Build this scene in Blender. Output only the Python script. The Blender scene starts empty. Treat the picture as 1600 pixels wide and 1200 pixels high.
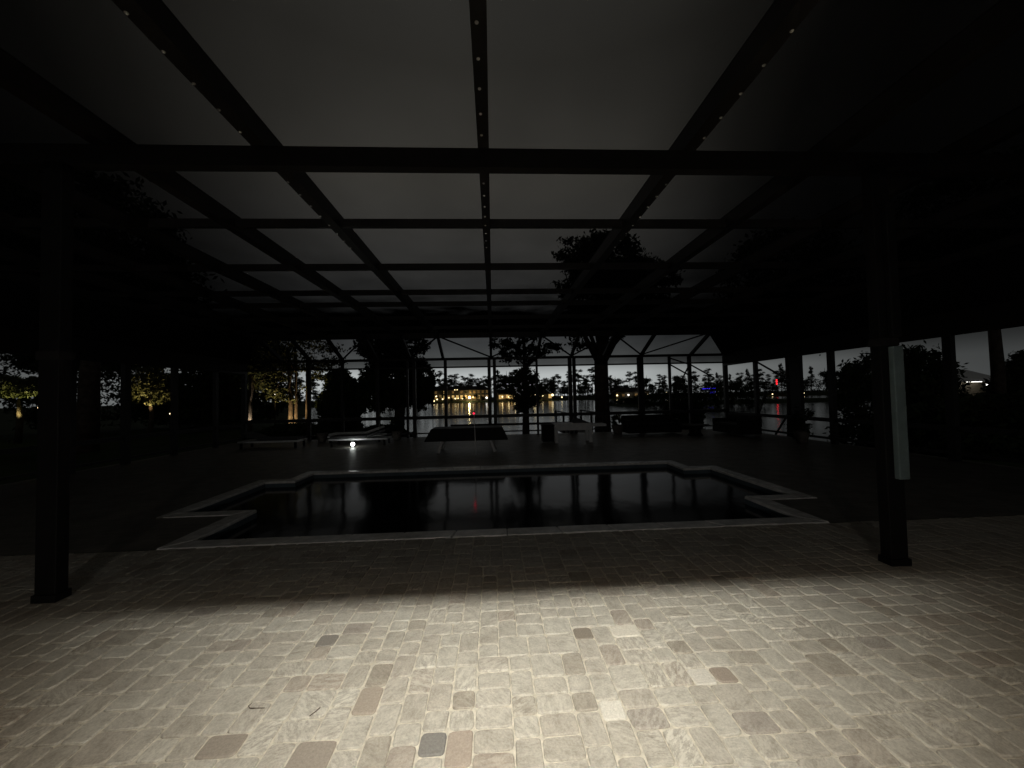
import bpy, bmesh, math, random
from mathutils import Vector, Matrix, Quaternion, noise
R = math.radians
SC = bpy.context.scene
COL = SC.collection

# ------------------------------------------------------------------ camera
cam_d = bpy.data.cameras.new("camera")
cam = bpy.data.objects.new("camera", cam_d)
COL.objects.link(cam)
SC.camera = cam
cam_d.sensor_fit = 'HORIZONTAL'
cam_d.sensor_width = 36.0
cam_d.lens = 13.5
cam_d.clip_start = 0.05
cam_d.clip_end = 3000
YAW, PITCH, ROLL = R(2.9018), R(1.8463), R(-1.25)
f = Vector((math.sin(YAW)*math.cos(PITCH), math.cos(YAW)*math.cos(PITCH), math.sin(PITCH)))
r = f.cross(Vector((0, 0, 1))).normalized()
u = r.cross(f)
r2 = r*math.cos(ROLL) + u*math.sin(ROLL)
u2 = -r*math.sin(ROLL) + u*math.cos(ROLL)
m = Matrix((r2, u2, -f)).transposed().to_4x4()
m.translation = Vector((0, 0, 1.6))
cam.matrix_world = m

SC.view_settings.view_transform = 'Standard'
SC.view_settings.look = 'None'
SC.view_settings.exposure = 0
SC.view_settings.gamma = 1
SC.render.engine = 'CYCLES'
SC.cycles.use_denoising = True
SC.cycles.transparent_max_bounces = 16
SC.cycles.max_bounces = 6
SC.cycles.sample_clamp_indirect = 4

# ------------------------------------------------------------------ world: night sky, town glow low ahead over the lake
W = bpy.data.worlds.new("World")
SC.world = W
W.use_nodes = True
nt = W.node_tree
nt.nodes.clear()
def N(t, typ, **k):
    n = t.nodes.new(typ)
    for a, b in k.items(): setattr(n, a, b)
    return n
def mth(t, op, a, b=None, c=None, clamp=False):
    n = t.nodes.new('ShaderNodeMath'); n.operation = op; n.use_clamp = clamp
    for i, v in enumerate((a, b, c)):
        if v is None: continue
        if isinstance(v, (int, float)): n.inputs[i].default_value = v
        else: t.links.new(v, n.inputs[i])
    return n.outputs[0]
def ramp(t, fac, stops, interp='LINEAR'):
    n = t.nodes.new('ShaderNodeValToRGB'); n.color_ramp.interpolation = interp
    e = n.color_ramp.elements
    while len(e) < len(stops): e.new(0.5)
    for el, (p, c) in zip(e, stops):
        el.position = p; el.color = (c[0], c[1], c[2], 1) if not isinstance(c, (int, float)) else (c, c, c, 1)
    t.links.new(fac, n.inputs[0])
    return n.outputs[0]
tc = N(nt, 'ShaderNodeTexCoord')
sep = N(nt, 'ShaderNodeSeparateXYZ')
nt.links.new(tc.outputs['Generated'], sep.inputs[0])
X_, Y_, Z_ = sep.outputs
elev = mth(nt, 'MAXIMUM', Z_, 0.0)
base = ramp(nt, elev, [(0.0, (.58, .62, .62)), (.055, (.48, .51, .51)), (.085, (.24, .255, .255)), (.14, (.130, .137, .142)), (.30, (.092, .091, .087)),
                       (.48, (.078, .074, .064)), (.66, (.038, .036, .031)), (.80, (.042, .041, .037)), (1.0, (.052, .051, .048))])
# how far sideways of the glow a direction lies (0 ahead, 1 sideways)
side = mth(nt, 'ABSOLUTE', mth(nt, 'ADD', X_, 0.04))
fall_high = ramp(nt, side, [(0.0, 1.0), (.2, .97), (.35, .74), (.45, .40), (.53, .17), (.60, .06), (.68, .03), (1.0, .02)])
fall_low = ramp(nt, side, [(0.0, 1.0), (.3, .95), (.5, .5), (.64, .26), (.80, .11), (1.0, .08)])
fmix = nt.nodes.new('ShaderNodeMix'); fmix.data_type = 'RGBA'
nt.links.new(ramp(nt, elev, [(.06, 0), (.24, 1)]), fmix.inputs[0]); nt.links.new(fall_low, fmix.inputs[6]); nt.links.new(fall_high, fmix.inputs[7])
fall = fmix.outputs[2]
back = ramp(nt, mth(nt, 'ADD', mth(nt, 'MULTIPLY', Y_, 0.5), 0.5), [(0.0, .3), (.45, .8), (.8, 1.0), (1, 1.0)])
nz = N(nt, 'ShaderNodeTexNoise'); nz.inputs['Scale'].default_value = 2.2; nz.inputs['Detail'].default_value = 3
nt.links.new(tc.outputs['Generated'], nz.inputs[0])
cl = ramp(nt, nz.outputs[0], [(.3, .86), (.7, 1.12)])
def mulc(t, a, b):
    n = t.nodes.new('ShaderNodeMix'); n.data_type = 'RGBA'; n.blend_type = 'MULTIPLY'; n.inputs[0].default_value = 1
    t.links.new(a, n.inputs[6]); t.links.new(b, n.inputs[7]); return n.outputs[2]
skyc = mulc(nt, mulc(nt, mulc(nt, base, fall), back), cl)
bg = N(nt, 'ShaderNodeBackground'); nt.links.new(skyc, bg.inputs[0]); bg.inputs[1].default_value = 1.0
nish = N(nt, 'ShaderNodeTexSky'); nish.sky_type = 'NISHITA'; nish.sun_disc = False
nish.sun_elevation = R(-6); nish.sun_rotation = R(0)
bg2 = N(nt, 'ShaderNodeBackground'); nt.links.new(nish.outputs[0], bg2.inputs[0]); bg2.inputs[1].default_value = 0.05
add = N(nt, 'ShaderNodeAddShader'); nt.links.new(bg.outputs[0], add.inputs[0]); nt.links.new(bg2.outputs[0], add.inputs[1])
out = N(nt, 'ShaderNodeOutputWorld'); nt.links.new(add.outputs[0], out.inputs[0])

LAMP_POWER = 620.0          # porch lamp behind and above the camera
rnd = random.Random(7)

# ------------------------------------------------------------------ materials
def mat(name):
    mm = bpy.data.materials.new(name); mm.use_nodes = True
    t = mm.node_tree; p = t.nodes['Principled BSDF']
    return mm, t, p
def surf(name, c, rough=.6, metal=0., spec=.5, noise_scale=8., amt=.25, bump=.0, bscale=60.):
    mm, t, p = mat(name)
    co = N(t, 'ShaderNodeTexCoord')
    n = N(t, 'ShaderNodeTexNoise'); n.inputs['Scale'].default_value = noise_scale; n.inputs['Detail'].default_value = 5
    t.links.new(co.outputs['Object'], n.inputs[0])
    lo = [v*(1-amt) for v in c]; hi = [min(1, v*(1+amt)) for v in c]
    t.links.new(ramp(t, n.outputs[0], [(.3, lo), (.7, hi)]), p.inputs['Base Color'])
    p.inputs['Roughness'].default_value = rough; p.inputs['Metallic'].default_value = metal
    p.inputs['Specular IOR Level'].default_value = spec
    if bump:
        b = N(t, 'ShaderNodeBump'); b.inputs['Strength'].default_value = bump; b.inputs['Distance'].default_value = .01
        n2 = N(t, 'ShaderNodeTexNoise'); n2.inputs['Scale'].default_value = bscale; n2.inputs['Detail'].default_value = 4
        t.links.new(co.outputs['Object'], n2.inputs[0]); t.links.new(n2.outputs[0], b.inputs['Height']); t.links.new(b.outputs[0], p.inputs['Normal'])
    return mm
def glow(name, c, s):
    mm, t, p = mat(name)
    p.inputs['Base Color'].default_value = (c[0]*.5, c[1]*.5, c[2]*.5, 1)
    p.inputs['Emission Color'].default_value = (*c, 1); p.inputs['Emission Strength'].default_value = s
    return mm
M = {}
M['bronze'] = surf('bronze_aluminium', (.020, .018, .017), .45, 0, .35, 5, .3, .1)
M['column'] = surf('column_paint', (.008, .008, .008), .6, 0, .2, 6, .3, .15)
M['lit_face'] = surf('highlight_paint', (.15, .20, .205), .5, 0, .4, 9, .15, .1)  # pale colour stands in for light on the right column
M['solid'] = surf('solid_roof_sheet', (.012, .012, .013), .7, 0, .2, 3, .2)
M['screw'] = surf('zinc_screw', (.85, .85, .82), .35, .0, .8, 3, .05)
M['stucco'] = surf('house_stucco', (.34, .31, .26), .85, 0, .2, 4, .1, .4, 90)
M['ceil'] = surf('porch_ceiling_paint', (.26, .24, .21), .7, 0, .3, 3, .05, .1)
M['fixture'] = surf('lamp_bronze', (.05, .04, .03), .4, .6, .5)
M['deckcope'] = surf('coping_stone', (.74, .73, .70), .24, 0, .5, 7, .22, .4, 50)
M['basin'] = surf('pool_plaster', (.10, .13, .15), .7, 0, .3, 3, .2)
M['white'] = surf('white_paint', (.92, .92, .92), .5, 0, .4, 5, .1)
M['greywhite'] = surf('white_resin', (.90, .92, .94), .5, 0, .4, 5, .12)
M['cover'] = surf('black_vinyl_cover', (.010, .010, .011), .6, 0, .25, 6, .3, .3, 14)
M['wicker'] = surf('dark_wicker', (.016, .015, .014), .7, 0, .2, 30, .4, .5, 120)
M['cushion'] = surf('grey_cushion_fabric', (.10, .10, .105), .9, 0, .1, 20, .2, .3, 200)
M['pot'] = surf('pale_clay_pot', (.20, .18, .16), .8, 0, .2, 8, .25, .2)
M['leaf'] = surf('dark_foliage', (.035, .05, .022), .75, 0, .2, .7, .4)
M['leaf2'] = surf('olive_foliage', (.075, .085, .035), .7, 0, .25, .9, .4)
M['bark'] = surf('bark', (.09, .07, .055), .9, 0, .1, 6, .4, .6, 20)
M['wood'] = surf('dock_wood', (.05, .045, .04), .8, 0, .2, 6, .3, .4, 30)
M['grass'] = surf('lawn', (.035, .05, .022), .95, 0, .1, .4, .4, .5, 8)
M['hwall'] = surf('house_wall', (.13, .11, .08), .8, 0, .2, .5, .2)
M['roof'] = surf('shingle_roof', (.05, .045, .04), .85, 0, .2, 2, .3)
M['twig'] = surf('dry_twig', (.05, .035, .022), .8)
M['warmwin'] = glow('lit_window_warm', (1, .66, .24), .6)
M['dimwin'] = glow('lit_window_dim', (1, .60, .22), .08)
M['star'] = glow('flood_lamp', (1, .80, .36), 70)
M['spot'] = glow('yard_lamp', (1, .80, .42), 3.2)
M['cool'] = glow('white_lamp', (1, .97, .9), 5)
M['red'] = glow('red_lamp', (1, .02, .03), 3.2)
M['blue'] = glow('blue_tube', (.05, .03, 1), 1.3)
M['globe'] = glow('globe_lamp', (.95, 1, .95), 16)
M['bulb'] = glow('bulb', (1, .86, .66), 6)
M['tinyred'] = glow('red_indicator', (1, .02, .06), 4)
M['shadeglass'] = glow('lamp_glass', (1, .84, .62), 6)

# insect screen: woven threads, so the open share of it shrinks as one looks along it
def screen_mat(name, k):
    mm = bpy.data.materials.new(name); mm.use_nodes = True
    t = mm.node_tree; t.nodes.clear()
    g = N(t, 'ShaderNodeNewGeometry')
    vt = N(t, 'ShaderNodeVectorTransform', vector_type='VECTOR', convert_from='WORLD', convert_to='OBJECT')
    t.links.new(g.outputs['Incoming'], vt.inputs[0])
    s = N(t, 'ShaderNodeSeparateXYZ'); t.links.new(vt.outputs[0], s.inputs[0])
    def open_(a):
        q = mth(t, 'DIVIDE', a, mth(t, 'MAXIMUM', mth(t, 'ABSOLUTE', s.outputs[2]), .02))
        return mth(t, 'SUBTRACT', 1.0, mth(t, 'MULTIPLY', k, mth(t, 'SQRT', mth(t, 'ADD', 1.0, mth(t, 'MULTIPLY', q, q)))), clamp=True)
    dn = N(t, 'ShaderNodeTexNoise'); dn.inputs['Scale'].default_value = .9; dn.inputs['Detail'].default_value = 4; t.links.new(g.outputs['Position'], dn.inputs[0])
    k = mth(t, 'MULTIPLY', k, mth(t, 'ADD', .80, mth(t, 'MULTIPLY', dn.outputs[0], .40)))
    T = mth(t, 'MULTIPLY', open_(s.outputs[0]), open_(s.outputs[1]))
    d = N(t, 'ShaderNodeBsdfDiffuse'); d.inputs[0].default_value = (.012, .012, .013, 1)
    tr = N(t, 'ShaderNodeBsdfTransparent')
    mx = N(t, 'ShaderNodeMixShader'); t.links.new(T, mx.inputs[0]); t.links.new(d.outputs[0], mx.inputs[1]); t.links.new(tr.outputs[0], mx.inputs[2])
    o = N(t, 'ShaderNodeOutputMaterial'); t.links.new(mx.outputs[0], o.inputs[0])
    return mm
M['screen'] = screen_mat('insect_screen', .215)
M['screen_dense'] = screen_mat('privacy_screen', .30)
M['screen_transom'] = screen_mat('heavy_privacy_screen', .54)

def paver_material(island):
    mm, t, p = mat('tumbled_paver')
    g = N(t, 'ShaderNodeNewGeometry'); oi = N(t, 'ShaderNodeObjectInfo')
    rr = mth(t, 'FRACT', mth(t, 'ADD', mth(t, 'MULTIPLY', oi.outputs['Random'], 1.0), g.outputs['Random Per Island']))
    rr2 = mth(t, 'FRACT', mth(t, 'MULTIPLY', rr, 37.7))
    basec = ramp(t, rr, [(0, (.34, .305, .25)), (.08, (.42, .39, .33)), (.35, (.46, .43, .37)), (.6, (.50, .475, .41)), (.85, (.44, .405, .345)), (.95, (.40, .35, .29)), (1, (.36, .33, .29))])
    # texture space shifted per stone so that no two share a pattern
    co = N(t, 'ShaderNodeVectorMath', operation='ADD')
    cmb = N(t, 'ShaderNodeCombineXYZ')
    t.links.new(mth(t, 'MULTIPLY', rr, 71.), cmb.inputs[0]); t.links.new(mth(t, 'MULTIPLY', rr2, 53.), cmb.inputs[1])
    vr = N(t, 'ShaderNodeVectorRotate', rotation_type='Z_AXIS'); t.links.new(g.outputs['Position'], vr.inputs['Vector']); t.links.new(mth(t, 'MULTIPLY', rr2, 6.28), vr.inputs['Angle'])
    t.links.new(vr.outputs[0], co.inputs[0]); t.links.new(cmb.outputs[0], co.inputs[1])
    def nse(scale, det, stretch=None, rough=.6):
        n = N(t, 'ShaderNodeTexNoise'); n.inputs['Scale'].default_value = scale; n.inputs['Detail'].default_value = det; n.inputs['Roughness'].default_value = rough
        src = co.outputs[0]
        if stretch:
            mp = N(t, 'ShaderNodeMapping'); mp.inputs['Scale'].default_value = stretch
            t.links.new(src, mp.inputs[0]); src = mp.outputs[0]
        t.links.new(src, n.inputs[0]); return n.outputs[0]
    blot = nse(11, 6, (1, 1.5, 1), .7); fine = nse(85, 5, None, .75); streak = nse(24, 6, (.75, 1.9, 1), .75); mass = N(t, 'ShaderNodeTexNoise')
    mass.inputs['Scale'].default_value = 1.7; mass.inputs['Detail'].default_value = 3; t.links.new(g.outputs['Position'], mass.inputs[0])
    c = mulc(t, basec, ramp(t, blot, [(.28, (.70, .68, .66)), (.5, (1, 1, 1)), (.72, (1.22, 1.22, 1.21))]))
    c = mulc(t, c, ramp(t, fine, [(.28, .74), (.68, 1.18)]))
    # lime bloom: pale crusty streaks that some stones carry
    bloom = mth(t, 'MULTIPLY', ramp(t, streak, [(.47, 0), (.56, 1)]), mth(t, 'MULTIPLY', ramp(t, mass.outputs[0], [(.40, 0.05), (.62, 1)]), ramp(t, rr2, [(.25, .25), (.75, 1)])))
    mx = N(t, 'ShaderNodeMix', data_type='RGBA'); t.links.new(mth(t, 'MULTIPLY', bloom, .9), mx.inputs[0]); t.links.new(c, mx.inputs[6]); mx.inputs[7].default_value = (.70, .67, .58, 1)
    # single stones of another batch colour
    mx2 = N(t, 'ShaderNodeMix', data_type='RGBA'); t.links.new(oi.outputs['Alpha'], mx2.inputs[0]); t.links.new(mx.outputs[2], mx2.inputs[6])
    sp = mulc(t, oi.outputs['Color'], ramp(t, fine, [(.3, .8), (.65, 1.15)]))
    t.links.new(sp, mx2.inputs[7])
    t.links.new(mx2.outputs[2], p.inputs['Base Color'])
    p.inputs['Roughness'].default_value = .62; p.inputs['Specular IOR Level'].default_value = .35
    b = N(t, 'ShaderNodeBump'); b.inputs['Strength'].default_value = .8; b.inputs['Distance'].default_value = .008
    hh = mth(t, 'ADD', mth(t, 'MULTIPLY', blot, .9), mth(t, 'ADD', mth(t, 'MULTIPLY', fine, .35), mth(t, 'MULTIPLY', streak, .7)))
    t.links.new(hh, b.inputs['Height']); t.links.new(b.outputs[0], p.inputs['Normal'])
    return mm
M['paver'] = paver_material(True)
M['sand'] = surf('joint_sand', (.66, .62, .52), .95, 0, .1, 40, .2, .8, 220)
# pavers too far off to tell apart: running pattern as fine relief on the deck sheet
mm, t, p = mat('shaded_far_pavers')
co = N(t, 'ShaderNodeTexCoord'); br = N(t, 'ShaderNodeTexBrick')
br.inputs['Scale'].default_value = 1; br.inputs['Brick Width'].default_value = .176; br.inputs['Row Height'].default_value = .117; br.inputs['Mortar Size'].default_value = .006
br.inputs['Color1'].default_value = (.20, .185, .16, 1); br.inputs['Color2'].default_value = (.14, .13, .11, 1); br.inputs['Mortar'].default_value = (.25, .23, .20, 1)  # darker than the near stones: dim light is put into the colour
t.links.new(co.outputs['Object'], br.inputs[0])
nn = N(t, 'ShaderNodeTexNoise'); nn.inputs['Scale'].default_value = 3; nn.inputs['Detail'].default_value = 6; t.links.new(co.outputs['Object'], nn.inputs[0])
t.links.new(mulc(t, br.outputs[0], ramp(t, nn.outputs[0], [(.3, .65), (.7, 1.1)])), p.inputs['Base Color'])
p.inputs['Roughness'].default_value = .48
b = N(t, 'ShaderNodeBump'); b.inputs['Strength'].default_value = .5; b.inputs['Distance'].default_value = .004
n3 = N(t, 'ShaderNodeTexNoise'); n3.inputs['Scale'].default_value = 25; n3.inputs['Detail'].default_value = 4; t.links.new(co.outputs['Object'], n3.inputs[0])
t.links.new(n3.outputs[0], b.inputs['Height']); t.links.new(b.outputs[0], p.inputs['Normal'])
M['deck'] = mm
def water(name, c, rough, scale, strength, dist, stretch=(1, 1, 1)):
    mm, t, p = mat(name)
    p.inputs['Base Color'].default_value = (*c, 1); p.inputs['Roughness'].default_value = rough; p.inputs['IOR'].default_value = 1.333; p.inputs['Specular IOR Level'].default_value = .5 if 'pool' in name else .16
    co = N(t, 'ShaderNodeTexCoord'); mp = N(t, 'ShaderNodeMapping'); mp.inputs['Scale'].default_value = stretch
    t.links.new(co.outputs['Object'], mp.inputs[0])
    n = N(t, 'ShaderNodeTexNoise'); n.inputs['Scale'].default_value = scale; n.inputs['Detail'].default_value = 3
    t.links.new(mp.outputs[0], n.inputs[0])
    b = N(t, 'ShaderNodeBump'); b.inputs['Strength'].default_value = strength; b.inputs['Distance'].default_value = dist
    t.links.new(n.outputs[0], b.inputs['Height']); t.links.new(b.outputs[0], p.inputs['Normal'])
    return mm
M['poolwater'] = water('pool_water', (.004, .006, .008), .10, 1.6, .25, .02, (1, .6, 1))
M['lake'] = water('lake_water', (.006, .008, .009), .13, .9, .12, .05, (1, .5, 1))

# ------------------------------------------------------------------ geometry helpers
class MB:
    def __init__(s): s.v = []; s.f = []
    def add(s, vs, fs):
        o = len(s.v); s.v += [tuple(q) for q in vs]; s.f += [tuple(i+o for i in q) for q in fs]
    def box(s, x0, x1, y0, y1, z0, z1):
        s.add([(x0,y0,z0),(x1,y0,z0),(x1,y1,z0),(x0,y1,z0),(x0,y0,z1),(x1,y0,z1),(x1,y1,z1),(x0,y1,z1)],
              [(0,3,2,1),(4,5,6,7),(0,1,5,4),(1,2,6,5),(2,3,7,6),(3,0,4,7)])
    def bar(s, a, b, w, h=None, n=4, up=(0, 0, 1)):
        """prism from a to b: n=4 rectangular w x h, else round of radius w -> h"""
        a = Vector(a); b = Vector(b); d = (b-a).normalized(); up = Vector(up)
        if abs(d.dot(up)) > .99: up = Vector((0, 1, 0))
        x = d.cross(up).normalized(); y = x.cross(d)
        if h is None: h = w
        vs = []
        if n == 4:
            for p_ in (a, b):
                for sx, sy in ((-1,-1),(1,-1),(1,1),(-1,1)): vs.append(p_ + x*sx*w/2 + y*sy*h/2)
        else:
            for p_, rr in ((a, w), (b, h)):
                for i in range(n):
                    q = 2*math.pi*i/n; vs.append(p_ + x*math.cos(q)*rr + y*math.sin(q)*rr)
        fs = [(i, (i+1) % n, (i+1) % n+n, i+n) for i in range(n)] + [tuple(range(n))[::-1], tuple(range(n, 2*n))]
        s.add(vs, fs)
    def tube(s, pts, rads, n=8):
        rings = []
        for i, p_ in enumerate(pts):
            p_ = Vector(p_)
            d = (Vector(pts[min(i+1, len(pts)-1)]) - Vector(pts[max(i-1, 0)])).normalized()
            x = d.cross(Vector((.13, 1, .07))).normalized(); y = x.cross(d)
            rings.append([p_ + x*math.cos(2*math.pi*j/n)*rads[i] + y*math.sin(2*math.pi*j/n)*rads[i] for j in range(n)])
        vs = [q for rg in rings for q in rg]; fs = []
        for i in range(len(pts)-1):
            for j in range(n): fs.append((i*n+j, i*n+(j+1) % n, (i+1)*n+(j+1) % n, (i+1)*n+j))
        fs += [tuple(range(n))[::-1], tuple(range((len(pts)-1)*n, len(pts)*n))]
        s.add(vs, fs)
    def lathe(s, prof, n=16, c=(0, 0, 0)):
        vs = []; fs = []
        for rr, z in prof:
            for j in range(n): q = 2*math.pi*j/n; vs.append((c[0]+rr*math.cos(q), c[1]+rr*math.sin(q), c[2]+z))
        for i in range(len(prof)-1):
            for j in range(n): fs.append((i*n+j, i*n+(j+1) % n, (i+1)*n+(j+1) % n, (i+1)*n+j))
        s.add(vs, fs)
    def build(s, name, m_, parent=None, loc=None, bevel=0, smooth=False):
        me = bpy.data.meshes.new(name); me.from_pydata(s.v, [], s.f); me.validate()
        if bevel:
            bm = bmesh.new(); bm.from_mesh(me); bmesh.ops.bevel(bm, geom=bm.edges[:], offset=bevel, segments=2, affect='EDGES', profile=.5); bm.to_mesh(me); bm.free()
        if smooth:
            for q in me.polygons: q.use_smooth = True
        me.materials.append(m_)
        o = bpy.data.objects.new(name, me); COL.objects.link(o)
        if parent: o.parent = parent
        if loc: o.location = loc
        return o
def empty(name, loc, rz=0):
    o = bpy.data.objects.new(name, None); COL.objects.link(o); o.location = loc; o.rotation_euler = (0, 0, rz); o.empty_display_size = .3
    return o
def tag(o, label=None, cat=None, group=None, kind=None):
    if label: o['label'] = label
    if cat: o['category'] = cat
    if group: o['group'] = group
    if kind: o['kind'] = kind
    return o
def copy_thing(src, loc, rz=0, scale=1):
    c = src.copy(); COL.objects.link(c); c.location = loc; c.rotation_euler = (0, 0, rz)
    c.scale = (scale,)*3 if isinstance(scale, (int, float)) else scale
    for ch in list(src.children):
        k = ch.copy(); COL.objects.link(k); k.parent = c
        for g in list(ch.children):
            q = g.copy(); COL.objects.link(q); q.parent = k
    return c
def share(src, name, loc, parent, rot=(0, 0, 0)):
    o = bpy.data.objects.new(name, src.data); COL.objects.link(o); o.parent = parent; o.location = loc; o.rotation_euler = rot
    return o

# ================================================================== SETTING: terrain and lake
LAKE_Z = -1.05
def shore_y(x):
    if x < -11: return 21 + (-11-x)*2.2
    if x < 5: return 21
    if x < 12: return 21 - (x-5)*1.0
    return max(9, 14 - (x-12)*.35)
def far_y(x):
    return 196 + 5*math.sin(x*.03) - max(0, x-110)*.35 - max(0, -x-60)*1.1
def ground_z(x, y):
    ys = shore_y(x); yf = far_y(x)
    d_in = min(y-ys, (yf-y)*.35)                # metres into the lake
    pen = 1 - ((x-55)/32)**2 - ((y-88)/9)**2    # low grassy point on the right
    if x > 55: pen = 1 - ((x-55)/200)**2 - ((y-88)/9)**2
    z = -.16 - .9*min(1, max(0, (d_in+5)/5)) if d_in > -5 else -.16
    if d_in > 0: z = -1.06 - min(.8, d_in*.25)
    if y > yf: z = LAKE_Z + min(1.3, (y-yf)*.12)
    if pen > -1: z = max(z, LAKE_Z - .5 + 1.1*min(1, max(0, pen+.45)))
    return z + (.05*math.sin(x*.7)*math.cos(y*.5) if y > 17.5 else 0)
xs = sorted(set([round(q, 2) for q in ([-900, -500, -320, -230, -180, -140, -110, -90, -75] + [-64+i*3 for i in range(15)] + [-20+i*.8 for i in range(60)] + [28.8+i*3.2 for i in range(36)] + [150, 165, 180, 200, 230, 270, 350, 500, 900])]))
ys_ = sorted(set([round(q, 2) for q in ([-60, -30, -15, -8, -4] + [0+i*2 for i in range(8)] + [16+i*.8 for i in range(20)] + [33+i*5 for i in range(9)] + [77+i*1.8 for i in range(14)] + [103+i*8 for i in range(10)] + [180+i*2.5 for i in range(16)] + [230, 260, 320, 500, 900, 1500])]))
mb = MB()
for y in ys_:
    for x in xs:
        z = ground_z(x, y)
        if -10.3 < x < 10.3 and -8 < y < 16.3: z = -.5
        mb.v.append((x, y, z))
nx = len(xs)
for j in range(len(ys_)-1):
    for i in range(nx-1):
        mb.f.append((j*nx+i, j*nx+i+1, (j+1)*nx+i+1, (j+1)*nx+i))
tag(mb.build('ground', M['grass'], smooth=True), kind='structure')
mb = MB(); mb.add([(-900, 8, LAKE_Z), (900, 8, LAKE_Z), (900, 260, LAKE_Z), (-900, 260, LAKE_Z)], [(0, 1, 2, 3)])
tag(mb.build('lake_water', M['lake']), kind='structure')

# deck slab with a hole for the pool
mb = MB()
def sheet(x0, x1, y0, y1, z): mb.add([(x0,y0,z),(x1,y0,z),(x1,y1,z),(x0,y1,z)], [(0,1,2,3)])
ZD = -.004
for x0, x1, y0, y1 in ((-10.25, 10.25, 4.30, 4.30),):
    pass
PX0, PX1, PY0, PY1 = -6.6, 6.6, .9, 4.48        # where the stones are built one by one
sheet(-10.25, 10.25, -4, PY0, ZD); sheet(-10.25, PX0, PY0, PY1, ZD); sheet(PX1, 10.25, PY0, PY1, ZD)
sheet(-10.25, -3.74, 4.48, 5.70, ZD); sheet(-10.25, -4.77, 5.70, 8.15, ZD); sheet(-10.25, -4.19, 8.15, 8.95, ZD)
sheet(4.02, 10.25, 4.48, 5.50, ZD); sheet(4.77, 10.25, 5.50, 8.15, ZD); sheet(4.19, 10.25, 8.15, 8.95, ZD)
sheet(-10.25, 10.25, 8.95, 16.25, ZD)
# outer face of the slab
mb.add([(-10.25, 16.25, ZD), (10.25, 16.25, ZD), (10.25, 16.25, -1.3), (-10.25, 16.25, -1.3)], [(0, 1, 2, 3)])
for s in (-1, 1): mb.add([(s*10.25, -4, ZD), (s*10.25, 16.25, ZD), (s*10.25, 16.25, -1.3), (s*10.25, -4, -1.3)], [(0, 1, 2, 3)])
deck = tag(mb.build('pool_deck', M['deck']), kind='structure')

# ------------------------------------------------------------------ patio of tumbled pavers, stone by stone
patio = MB(); patio.add([(PX0, PY0, -.0085), (PX1, PY0, -.0085), (PX1, PY1, -.0085), (PX0, PY1, -.0085)], [(0, 1, 2, 3)])
patio = tag(patio.build('patio', M['sand']), kind='structure')
U = .0635
def paver_geo(w, h, rg):
    """rounded, slightly uneven tumbled stone, origin at its centre"""
    W_, H_ = w*U/2 - .0025, h*U/2 - .0025
    o1 = []; o2 = []
    for cx, cy, q0 in ((W_, H_, 0), (-W_, H_, 90), (-W_, -H_, 180), (W_, -H_, 270)):
        rr = rg.uniform(.013, .026)
        sx, sy = (1 if cx > 0 else -1), (1 if cy > 0 else -1)
        jx, jy = rg.uniform(-.0042, .0022), rg.uniform(-.0042, .0022)
        ox, oy = cx - sx*rr + sx*jx, cy - sy*rr + sy*jy
        for k in range(3):
            q = R(q0 + 45*k)
            o2.append((ox + rr*math.cos(q), oy + rr*math.sin(q)))
    for (x, y) in o2:
        L = math.hypot(x, y); kx = 1 - .0055/abs(W_); ky = 1 - .0055/abs(H_)
        o1.append((x*kx, y*ky))
    n = 12
    dz = [rg.uniform(-.0012, .0008) for _ in range(n)]
    vs = [(x, y, dz[i]) for i, (x, y) in enumerate(o1)] + [(x, y, -.0065) for x, y in o2] + [(x, y, -.02) for x, y in o2]
    fs = [tuple(range(n))] + [(i+n, (i+1) % n+n, (i+1) % n, i) for i in range(n)] + [(i+2*n, (i+1) % n+2*n, (i+1) % n+n, i+n) for i in range(n)]
    return vs, fs
rg = random.Random(21)
variants = {}
for wh in ((2, 2), (2, 3), (3, 2), (3, 3)):
    variants[wh] = []
    for k in range(7):
        vs, fs = paver_geo(*wh, rg)
        me = bpy.data.meshes.new('paver'); me.from_pydata(vs, [], fs)
        for q in me.polygons: q.use_smooth = q.index > 0
        me.materials.append(M['paver'])
        variants[wh].append(me)
# skyline packing of 2x2, 2x3, 3x2 (few 3x3) cells: no gap of one cell ever arises
ncol = int((PX1-PX0)/U); top = (PY1-PY0)/U
segs = [[0, ncol, 0.0]]
stones = []
rg = random.Random(5)
while True:
    i = min(range(len(segs)), key=lambda k: (segs[k][2], segs[k][0]))
    x0, w, y0 = segs[i]
    if y0 >= top: break
    opts = [(2, 2)]*5 + [(3, 2)]*6 + [(2, 3)]*4 + [(3, 3)]*1
    opts = [o for o in opts if o[0] <= w and w-o[0] != 1]
    tw, th = rg.choice(opts)
    stones.append((x0, y0, tw, th))
    new = [[x0, tw, y0+th]]
    if w > tw: new.append([x0+tw, w-tw, y0])
    segs[i:i+1] = new
    k = 0
    while k < len(segs)-1:
        if segs[k][2] == segs[k+1][2]: segs[k][1] += segs[k+1][1]; del segs[k+1]
        else: k += 1
place = []
for (x0, y0, tw, th) in stones:
    hy = th
    if (y0+th) > top: 
        hy = top - y0
        if hy < .7: continue
    cx = PX0 + (x0+tw/2)*U; cy = PY0 + (y0+hy/2)*U
    place.append((cx, cy, tw, th, hy/th))
def shows(cx, cy):      # how large a stone shows from where the photograph was taken
    zc = cy
    if abs(cx+.02*cy) > 1.38*cy or cy < 1.62: return 0
    return 1/(zc**3)
place.sort(key=lambda q: -shows(q[0], q[1]))
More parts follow.
